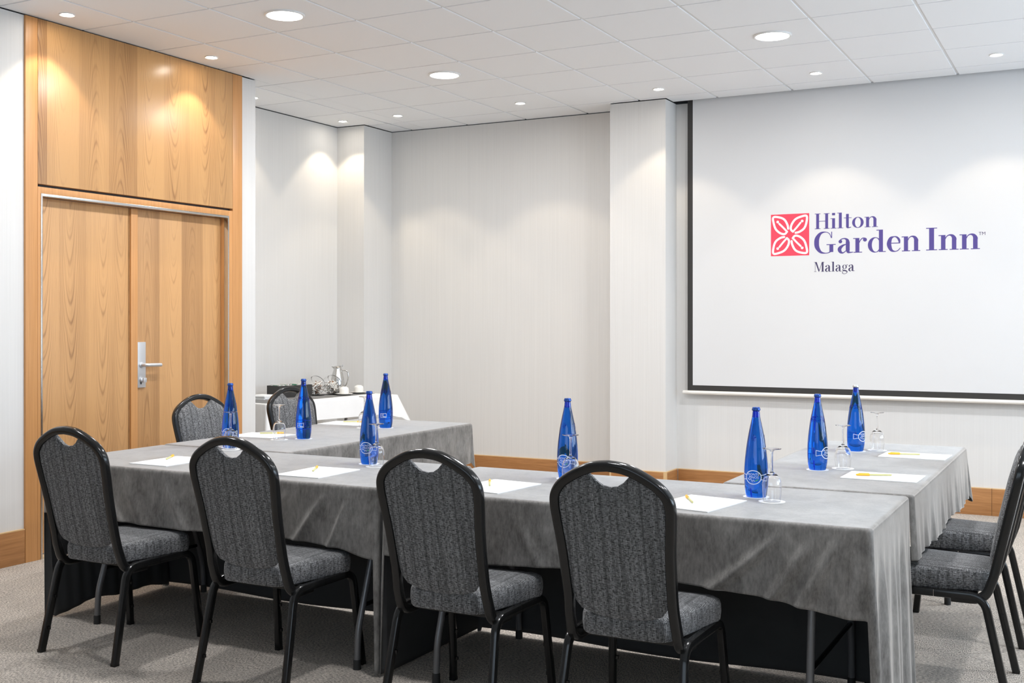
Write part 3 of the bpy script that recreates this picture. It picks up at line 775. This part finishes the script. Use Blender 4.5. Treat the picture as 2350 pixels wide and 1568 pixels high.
chairs = [((-3.79, 3.555), 0, 'banquet chair at the left end of the front row, nearest the doors'),
          ((-2.915, 3.555), 0, 'banquet chair second from left in the front row, bottle showing through its hand hold'),
          ((-2.045, 3.555), 0, 'banquet chair third from left in the front row, beside the table gap'),
          ((-1.36, 3.53), 0, 'banquet chair at the right end of the front row, largest and nearest'),
          ((-.56, 4.705), pi / 2, 'banquet chair at the right edge, nearer of two, seat in full view'),
          ((-.56, 5.515), pi / 2, 'banquet chair at the right edge, farther of two, only its seat and legs in view'),
          ((-4.46, 5.02), -pi / 2 - .10, 'banquet chair with its front showing, before the wooden doors'),
          ((-4.46, 5.85), -pi / 2 - .12, 'banquet chair with its front showing, before the coffee buffet')]
for k, ((x, y), rz, lb) in enumerate(chairs): place(chair, k == 0, (x, y, 0), rz, lb, GC)

# ------------------------------------------------------------------ blue water bottles
def make_bottle():
    t = thing('water_bottle', 'b', 'bottle')
    prof = [(.030, .0015), (.0345, .0), (.0372, .004), (.040, .018), (.0425, .036), (.0439, .065), (.0441, .09), (.0432, .12), (.0410, .148), (.0375, .178), (.0335, .207), (.0290, .233), (.0240, .258), (.0190, .281), (.0153, .300), (.0134, .316), (.0128, .322), (.0142, .324), (.0142, .329), (.0132, .331), (.0132, .334)]
    q = [(p.x, p.y) for p in crom([(a, b, 0) for a, b in prof[2:17]], 3)]
    prof = prof[:2] + q + prof[17:]
    mb = MB().lathe(prof, 40)
    b = build('glass_body', mb, M['blue_glass'], t, smooth=60)
    # the air space above the water line, a bubble with its faces turned inwards
    air = MB().lathe([(.0005, .2985), (.0125, .2985), (.0118, .307), (.0108, .318), (.0105, .330), (.0005, .331)], 24)
    me_o = build('air_space', air, M['blue_glass'], t, smooth=60)
    me_o.data.flip_normals()
    cap = MB(); n = 42
    rings = []
    for r, z, rip in ((.0150, .3245, 1), (.0152, .327, 1), (.0142, .333, .4), (.0128, .3365, 0), (.0002, .3375, 0)):
        rings.append([((r + .0009 * rip * (i % 2)) * cos(2 * pi * i / n), (r + .0009 * rip * (i % 2)) * sin(2 * pi * i / n), z) for i in range(n)])
    cap.loft(rings, True, False, True); build('crown_cap', cap, M['cap_blue'], t, smooth=40)
    def wrap(mb, th0, z0, off):
        """bend a flat x,z drawing around the bottle at height z0, facing angle th0 (measured from -y)"""
        out = []
        for x, y, z in mb.v:
            zz = z0 + z; R = radius(zz) + off - y; a = th0 + x / .0438; out.append((R * sin(a), -R * cos(a), zz))
        mb.v = out; return mb
    def radius(z):
        for (r0, z0), (r1, z1) in zip(prof, prof[1:]):
            if z0 <= z <= z1 and z1 > z0: return r0 + (r1 - r0) * (z - z0) / (z1 - z0)
        return .04
    def strip(outer, inner, mb):
        n = len(outer); mb.add([(p[0], 0, p[1]) for p in outer] + [(p[0], 0, p[1]) for p in inner], [(i, (i + 1) % n, n + (i + 1) % n, n + i) for i in range(n)])
    lab = MB(); strip(ellipse(0, 0, .031, .0268, 44), ellipse(0, 0, .0278, .0236, 44), lab)
    for s in (-1, 1):      # ribbon tails either side of the oval
        o = [(s * .0295, .0085), (s * .039, .009), (s * .054, .0125), (s * .054, -.0125), (s * .039, -.009), (s * .0295, -.0085)]
        for i in range(5): ribbon([o[i], ((o[i][0] + o[i + 1][0]) / 2, (o[i][1] + o[i + 1][1]) / 2), o[i + 1]], .0022, 0, lab, False)
    z0 = .077
    L = build('front_label', wrap(lab, 0, z0, .0004), M['label_white'], t, recalc=False)
    tx = sans('MONTE', .0128).xf(Matrix.Translation((0, 0, .0068))); t2 = sans('PINOS', .0128).xf(Matrix.Translation((.002, 0, -.0040))); tx.add(t2.v, t2.f)
    ribbon([(-.021, -.003), (-.015, -.010), (-.010, -.005), (-.004, -.015), (.001, -.009), (.005, -.015)], .0022, 0, tx, False)
    build('label_lettering', wrap(tx, 0, z0, .0006), M['label_white'], L, recalc=False)
    gr = MB(); ribbon([(.007, -.014), (.013, -.010), (.020, -.008)], [.003, .005, .002], 0, gr, False)
    build('label_leaf', wrap(gr, 0, z0, .0006), M['label_green'], L, recalc=False)
    bk = MB(); bw, bh = .020, .0125
    strip([(-bw, -bh), (bw, -bh), (bw, bh), (-bw, bh)], [(-bw + .0018, -bh + .0018), (bw - .0018, -bh + .0018), (bw - .0018, bh - .0018), (-bw + .0018, bh - .0018)], bk)
    bk.v = bk.v; seg = MB()
    for i in range(10):
        xa, xb = -bw + 2 * bw * i / 10, -bw + 2 * bw * (i + 1) / 10
        seg.add([(xa, 0, bh - .0018), (xb, 0, bh - .0018), (xb, 0, bh), (xa, 0, bh)], [(0, 1, 2, 3)]); seg.add([(xa, 0, -bh), (xb, 0, -bh), (xb, 0, -bh + .0018), (xa, 0, -bh + .0018)], [(0, 1, 2, 3)])
        if i < 5:
            for kk in range(4): seg.add([(xa + .001, 0, .007 - kk * .004), (xb - .0004, 0, .007 - kk * .004), (xb - .0004, 0, .008 - kk * .004), (xa + .001, 0, .008 - kk * .004)], [(0, 1, 2, 3)])
        elif i < 9: seg.add([(xa, 0, -.009), (xb, 0, -.009), (xb, 0, -.0055), (xa, 0, -.0055)], [(0, 1, 2, 3)])
    for xx in (-bw, -.001, bw - .0018): seg.add([(xx, 0, -bh), (xx + .0018, 0, -bh), (xx + .0018, 0, bh), (xx, 0, bh)], [(0, 1, 2, 3)])
    build('back_label', wrap(seg, radians(150), z0 + .002, .0004), M['label_white'], t, recalc=False)
    rr = random.Random(7)
    for th in (0, 2.1, 4.2):
        em = MB()
        for k in range(26):
            a = rr.uniform(0, 6.28); d = sqrt(rr.uniform(0, 1)); z = .222 + .013 * d * sin(a); x = .0095 * d * cos(a)
            R = radius(z); em.ball((R * sin(th + x / R), -R * cos(th + x / R), z), .0013, 4)
        build('embossed_emblem', em, M['blue_glass'], t, smooth=60)
    return t
bottle = make_bottle()
def camyaw(x, y): return math.atan2(x, -y) if False else math.atan2(-(-x), (y)) * 0
def facing(x, y, off):      # turn a label (local -y) towards the camera, then by off degrees to the right as seen
    return math.atan2(0 - y, 0 - x) + pi / 2 + radians(off)
CTH = .0016
BT = [(-4.045, 4.520, -20, 'blue water bottle seen through the hand hold of the second front chair'),
      (-3.985, 5.052, -175, 'blue water bottle on the left wing, in front of the chair by the buffet'),
      (-3.015, 4.305, -22, 'blue water bottle with oval label on the front table, left of the third front chair'),
      (-3.945, 5.810, -170, 'blue water bottle farthest back on the left wing, in front of the white buffet cloth'),
      (-1.995, 4.290, -25, 'blue water bottle against the plain back wall, between the third and fourth front chairs'),
      (-1.160, 4.175, -14, 'blue water bottle nearest us, at the right front corner of the tables'),
      (-1.130, 5.065, 62, 'blue water bottle in the middle of the right wing table'),
      (-1.120, 5.885, 55, 'blue water bottle with silvery reflections painted on its cap, farthest on the right wing table')]
coaster = build('paper_coaster', MB().loft([[((.0475 + .0012 * (i % 2)) * cos(2 * pi * i / 48), (.0475 + .0012 * (i % 2)) * sin(2 * pi * i / 48), z) for i in range(48)] for z in (0, .0012)]), M['whitepaper'], None)
tag(coaster, 'x', 'coaster')
cfirst = [True]
def put_coaster(x, y, lb):
    o = place(coaster, cfirst[0], (x, y, TZ + .0002), 0, lb, 'round white paper coasters'); cfirst[0] = False
bnames = ['in the hand hold of the second front chair', 'on the left wing before the right-hand far chair', 'left of the third front chair', 'farthest back on the left wing', 'against the plain back wall', 'nearest us at the right front corner', 'in the middle of the right wing', 'farthest on the right wing']
for k, (x, y, off, lb) in enumerate(BT):
    o = place(bottle, k == 0, (x, y, TZ + CTH), facing(x, y, off), lb, 'blue glass water bottles')
    if k == 7:  # cap recoloured to imitate reflections
        for c in kids(o):
            if c.name.startswith('crown_cap'):
                c.data = c.data.copy(); c.data.materials[0] = M['cap_reflection']; c['label'] = 'crown cap with painted silvery reflections'
    put_coaster(x, y, 'white paper coaster under the blue bottle ' + bnames[k])
# ------------------------------------------------------------------ upturned wine glasses
def make_glass():
    t = thing('wine_glass', 'g', 'glass')
    outer = crom([(.0312, .0, 0), (.0335, .018, 0), (.0358, .045, 0), (.0352, .068, 0), (.0290, .088, 0), (.0170, .100, 0), (.0068, .107, 0), (.0044, .116, 0), (.0038, .140, 0), (.0040, .170, 0), (.0062, .183, 0), (.0150, .1885, 0), (.0325, .1915, 0), (.0335, .1930, 0), (.0325, .1945, 0), (.0120, .1952, 0), (.0004, .1952, 0)], 4)
    inner = crom([(.0304, .0004, 0), (.0326, .018, 0), (.0348, .045, 0), (.0341, .067, 0), (.0278, .0865, 0), (.0155, .0965, 0), (.0004, .0985, 0)], 4)
    prof = [(p.x, p.y) for p in reversed(inner)] + [(p.x, p.y) for p in outer]
    build('bowl_and_stem', MB().lathe(prof, 36), M['clear_glass'], t, smooth=60)
    return t
glass = make_glass()
GT = [(-3.985, 4.455, 'upturned wine glass in front of the bottle seen through the second chair hand hold'),
      (-4.075, 4.950, 'upturned wine glass standing by the notepad on the left wing, before the far chair'),
      (-2.930, 4.240, 'upturned wine glass on the front table, left of the third front chair'),
      (-4.060, 5.745, 'upturned wine glass mostly hidden behind the bottle left of the third front chair'),
      (-1.940, 4.200, 'upturned wine glass before the bottle against the plain back wall'),
      (-1.078, 4.090, 'upturned wine glass nearest us, right of the nearest bottle'),
      (-1.038, 5.158, 'upturned wine glass in the middle of the right wing'),
      (-1.030, 5.970, 'upturned wine glass farthest on the right wing, against the screen wall')]
gnames = ['before the bottle in the second chair hand hold', 'by the left wing notepad', 'left of the third front chair', 'farthest back on the left wing', 'before the bottle against the back wall', 'nearest us', 'in the middle of the right wing', 'farthest on the right wing']
for k, (x, y, lb) in enumerate(GT):
    place(glass, k == 0, (x, y, TZ + CTH), 0, lb, 'upturned wine glasses'); put_coaster(x, y, 'white paper coaster under the upturned glass ' + gnames[k])

# ------------------------------------------------------------------ notepads and pens
def make_pad(w, l):
    t = thing('notepad', 'n', 'notepad')
    mb = MB(); rr = random.Random(3)
    mb.box(-w / 2, w / 2, -l / 2, l / 2, 0, .0022); mb.box(-w / 2 + .0007, w / 2 - .0004, -l / 2 + .0006, l / 2 - .0002, .0022, .0034)
    build('paper_stack', mb, M['whitepaper'], t, smooth=0)
    p = MB().add([(-.028, -l / 2 + .028, .0037), (.012, -l / 2 + .028, .0037), (.012, -l / 2 + .0305, .0037), (-.028, -l / 2 + .0305, .0037)], [(0, 1, 2, 3)])
    p.add([(.018, -l / 2 + .0285, .0037), (.055, -l / 2 + .0285, .0037), (.055, -l / 2 + .0295, .0037), (.018, -l / 2 + .0295, .0037)], [(0, 1, 2, 3)])
    build('printed_line', p, M['greyprint'], t, recalc=False, smooth=0)
    return t
padp = make_pad(.232, .308)
padS = [((-3.890, 3.946), 0.00, 'on the front table before the leftmost chair'), ((-3.040, 3.953), .02, 'on the front table, between the second and third chairs'),
        ((-2.150, 3.947), -.12, 'on the front table, right of the third chair'), ((-1.300, 3.922), -.17, 'on the front table, right of the nearest chair'),
        ((-.830, 4.951), pi / 2 - .02, 'on the right wing, the nearer of the two there'), ((-.820, 5.798), pi / 2 - .03, 'on the right wing, the farther of the two there'),
        ((-4.310, 5.080), -pi / 2 + .08, 'on the left wing, half behind an upturned glass'), ((-4.330, 5.940), -pi / 2 + .06, 'farthest back on the left wing')]
for k, ((x, y), rz, lb) in enumerate(padS): place(padp, k == 0, (x, y, TZ + .0002), rz, 'white notepad with grey printed line ' + lb, 'white notepads')
def make_pen():
    t = thing('ballpoint_pen', 'p', 'pen')
    build('barrel', MB().lathe([(.0008, -.075), (.0034, -.073), (.0038, -.072), (.0038, .02)], 8).xf(Matrix.Rotation(-pi / 2, 4, 'X')), M['pen_body'], t, smooth=40)
    cp = MB().lathe([(.0044, .018), (.0049, .019), (.0049, .062), (.0040, .072), (.0026, .075)], 10).xf(Matrix.Rotation(-pi / 2, 4, 'X'))
    cp.box(-.0014, .0014, .020, .064, .0048, .0066); build('cap', cp, M['pen_yellow'], t, smooth=40)
    return t
pen = make_pen()
penS = [((-3.975, 4.020), .55, 'on the pad before the leftmost front chair'), ((-3.096, 4.007), .52, 'on the pad between the second and third front chairs'),
        ((-2.202, 3.988), .50, 'on the pad right of the third front chair'), ((-1.350, 3.961), pi - 2.65, 'on the pad right of the nearest chair'),
        ((-.867, 4.949), 1.965, 'on the nearer right wing pad'), ((-.873, 5.800), 1.80, 'on the farther right wing pad'),
        ((-4.303, 5.170), -.93, 'on the left wing pad behind the upturned glass'), ((-4.320, 6.005), -1.1, 'on the farthest left wing pad')]
for k, ((x, y), rz, lb) in enumerate(penS): place(pen, k == 0, (x, y, TZ + .0036 + .0049), rz, 'yellow-capped ballpoint pen ' + lb, 'yellow pens')

# ------------------------------------------------------------------ coffee buffet in the alcove
BZ = .780
BA = radians(-11.5); BC, BS = cos(BA), sin(BA); BO = (-5.36, 8.10)      # the buffet table stands a little askew
def bw(x, y): return (BO[0] + x * BC - y * BS, BO[1] + x * BS + y * BC)
bt = thing('buffet_table', 'folding table under the white cloth in the alcove', 'table', (*BO, 0), BA)
build('tabletop', MB().box(-.57, -.012, -1.405, -.012, BZ - .034, BZ - .006), M['table_top'], bt, bevel=.004)
for y in (-1.2, -.2):
    for x, xt in ((-.53, -.42), (-.06, -.17)):
        l = build('leg', MB().tube(fillet([(x, y, .03), (x + (xt - x) * .04, y, .155), (xt, y, BZ - .035)], .035), .0135, 12), M['table_leg'], bt)
        build('rubber_foot', MB().lathe([(.016, 0), (.0155, .035), (.0138, .04)], 12, x, y), M['rubber'], l)
wb = wavy(11, .008, .25)
o = cloth('tablecloth', 'white linen cloth over the buffet table in the alcove', -.58, 0, -1.42, 0, BZ,
      dict(S=lambda u: .56, E=lambda u: .622 - .035 * sstep(.88, 1, u) - .10 * (1 - sstep(0, .12, u)), N=lambda u: .585 + .03 * sin(u * pi), W=lambda u: .62),
      dict(S=lambda u, L, d: .02 * d, E=lambda u, L, d: wb(u, d) * .6 + .10 * d + .16 * d * sstep(L - .15, L, u), N=lambda u, L, d: .26 * d + wb(u, d) * .5, W=lambda u, L, d: 0), M['white_linen'], 5, corner=(.1, .25, .1, 0))
o.location = (*BO, 0); o.rotation_euler = (0, 0, BA)
rn = [(-.03, -1.40), (-.255, -.045), (-.50, -.03), (-.565, -.20), (-.565, -1.40)]
mb = MB().loft([[(x, y, BZ + z) for x, y in rn] for z in (.0004, .0018)])
o = tag(build('table_runner', mb, M['runner'], None, smooth=0), 'dark grey runner lying along the white buffet cloth', 'runner'); o.location = (*BO, 0); o.rotation_euler = (0, 0, BA)
BTZ = BZ + .0020
def cup_set(x, y, lb1, lb2):
    s = build('saucer', MB().lathe([(.028, 0), (.034, .0015), (.055, .007), (.074, .0125), (.075, .014), (.072, .0138), (.052, .0085), (.03, .005), (.001, .0045)], 36), M['china'], None, smooth=50, loc=(x, y, BTZ)); tag(s, lb1, 'saucer', 'white saucers on the buffet')
    t = thing('coffee_cup', lb2, 'cup', (x, y, BTZ + .0052), -.92, 'upturned white cups on the buffet')
    build('cup_body', MB().lathe([(.036, .008), (.0385, .006), (.0405, .0105), (.0405, .040), (.037, .055), (.028, .062), (.024, .063), (.0235, .067), (.021, .067), (.020, .063), (.001, .0625)], 32), M['china'], t, smooth=50)
    build('cup_handle', MB().tube(crom([(-.040, 0, .018), (-.055, 0, .016), (-.062, 0, .026), (-.055, 0, .042), (-.038, 0, .046)], 5), .0035, 8), M['china'], t)
cup_set(*bw(-.29, -.37), 'white saucer under the nearer upturned cup on the buffet', 'upturned white coffee cup, left and nearer of two on the buffet')
cup_set(*bw(-.36, -.135), 'white saucer under the farther upturned cup on the buffet', 'upturned white coffee cup, right and farther of two on the buffet')
pot = thing('coffee_pot', 'polished steel vacuum jug with curved handle at the back of the buffet', 'jug', (*bw(-.515, -.240), BTZ))
pot.scale = (.88, .88, .88)
build('pot_body', MB().lathe([(.058, 0), (.062, .004), (.066, .05), (.067, .10), (.063, .15), (.054, .19), (.043, .225), (.038, .245), (.037, .258), (.040, .262), (.030, .270), (.001, .272)], 40), M['steel'], pot, smooth=50)
build('spout', MB().loft([[(-.012, -.034, .240), (.012, -.034, .240), (.012, -.034, .262), (-.012, -.034, .262)], [(-.004, -.060, .263), (.004, -.060, .263), (.004, -.060, .268), (-.004, -.060, .268)]]), M['steel'], pot)
build('pot_handle', MB().tube(crom([(0, .040, .225), (0, .072, .228), (0, .098, .212), (0, .105, .17), (0, .098, .12), (0, .082, .085), (0, .066, .065)], 6), .0065, 10), M['steel'], pot)
build('thumb_lever', MB().box(-.008, .008, .015, .045, .270, .276).box(-.006, .006, .043, .050, .262, .284), M['steel'], pot, bevel=.002)
pot.rotation_euler = (0, 0, radians(-62))
def jar(x, y, lb, tilt, yaw, k):
    t = thing('glass_jar', lb, 'jar', (x, y, BTZ), yaw, 'tilted glass jars on the buffet')
    R = .083; pr = [(R * sin(a), -R * cos(a)) for a in [.06 + k2 * (2.30 - .06) / 16 for k2 in range(17)]]
    pr2 = [(r * .98, z * .98) for r, z in pr]
    last = pr[-1]; prof = pr + [(last[0] + .002, last[1] + .002), (last[0], last[1] + .004)] + list(reversed(pr2))
    Mx = Matrix.Translation((0, 0, R * .995)) @ Matrix.Rotation(tilt, 4, 'Y')
    build('jar_glass', MB().lathe(prof, 36, cap0=True, cap1=True)  .xf(Mx), M['jar_glass'], t, smooth=60)
    rr = random.Random(k); mw, mbn = MB(), MB()
    for i in range(80):
        a = rr.uniform(0, 6.28); rad = .048 * sqrt(rr.uniform(0, 1)); zc = R * .24 + rr.uniform(0, .085)
        rad = min(rad, sqrt(max(0, (.070) ** 2 - (zc - R) ** 2)) * .75)
        b = (mw if rr.random() < (.62 if k == 1 else .92) else mbn); s0 = len(b.v)
        b.box(-.0055, .0055, -.030, .030, -.0018, .0018)
        b.xf(Matrix.Translation((rad * cos(a), rad * sin(a), zc)) @ Matrix.Rotation(rr.uniform(0, 6.28), 4, 'Z') @ Matrix.Rotation(rr.uniform(-.9, .9), 4, 'X'), s0)
    nw = len(mw.f); mw.add(mbn.v, mbn.f); o = build('sugar_sticks', mw, M['sugar'], None, smooth=0, loc=(x, y, BTZ), recalc=False)
    o.data.materials.append(M['sugar_br'])
    for p in o.data.polygons: p.material_index = int(p.index >= nw)
    tag(o, 'paper sugar sticks heaped inside the ' + ('left' if k == 1 else 'right') + ' glass jar', 'sugar sticks', kind='stuff')
    tag(build('paper_doily', MB().lathe([(.058, 0), (.058, .0010)], 32), M['whitepaper'], None, loc=(x + .03, y - .005, BTZ - .0012)), 'white paper doily under the ' + ('left' if k == 1 else 'right') + ' glass jar', 'doily', 'paper doilies on the buffet')
jar(*bw(-.47, -.535), 'tilted round glass jar of brown and white sugar sticks, left of two on the buffet', radians(48), radians(-15), 1)
jar(*bw(-.450, -.368), 'tilted round glass jar of white sugar sticks, right of two, before the steel jug', radians(48), radians(-15), 2)
# black tea box with tea bags
bx = thing('tea_box', 'black box of tea bags on the buffet behind the right-hand far chair', 'box', (*bw(-.485, -.797), BTZ), BA)
bb = MB(); L, W, Hh, th = .175, .078, .098, .006
bb.box(-W, W, -L, L, 0, th).box(W - th, W, -L, L, th, Hh).box(-W, -W + th, -L, L, th, Hh).box(-W + th, W - th, -L, -L + th, th, Hh).box(-W + th, W - th, L - th, L, th, Hh)
build('box_body', bb, M['black_box'], bx, smooth=0, bevel=.001)
build('box_divider', MB().box(-W + th, W - th, -.003, .003, th, Hh - .01), M['black_box'], bx, smooth=0)
rr = random.Random(5)
for i in range(10):
    y = -L + .026 + i * .030 + (.026 if i > 4 else 0); x = rr.uniform(-.01, .01); hgt = rr.uniform(.088, .104)
    o = thing('tea_bag', 'green and white paper tea bag standing in the black buffet box', 'tea bag', (*bw(-.485 + x, -.797 + y), BTZ + th + .0004), BA + rr.uniform(-.05, .05), 'tea bags in the black box')
    build('envelope', MB().box(-.055, .055, -.004, .004, 0, hgt), M['sugar'], o, smooth=0)
    build('green_print', MB().box(-.03, .03, -.0044, .0044, hgt - .022, hgt - .006), M['green'], o, smooth=0)
# napkins and a tea caddy at the left end
for i in range(5):
    tag(build('paper_napkin', MB().box(-.085, .085, -.085, .085, 0, .006), M['whitepaper'], None, loc=(*bw(-.44 + .003 * (i % 2), -1.11 + .004 * (i % 3)), BTZ + .0065 * i), smooth=0, bevel=.0015), 'white napkin, number %s from the top of the pile left of the tea box' % ('five', 'four', 'three', 'two', 'one')[i], 'napkin', 'pile of white napkins')
cd = thing('tea_packet', 'small white packet with green print at the left end of the buffet', 'packet', (*bw(-.49, -1.28), BTZ + .0002), .1)
build('packet_body', MB().box(-.03, .03, -.05, .05, 0, .11), M['sugar'], cd, bevel=.003)
build('green_print', MB().box(.0302, .0312, -.03, .03, .06, .095), M['green'], cd, smooth=0)
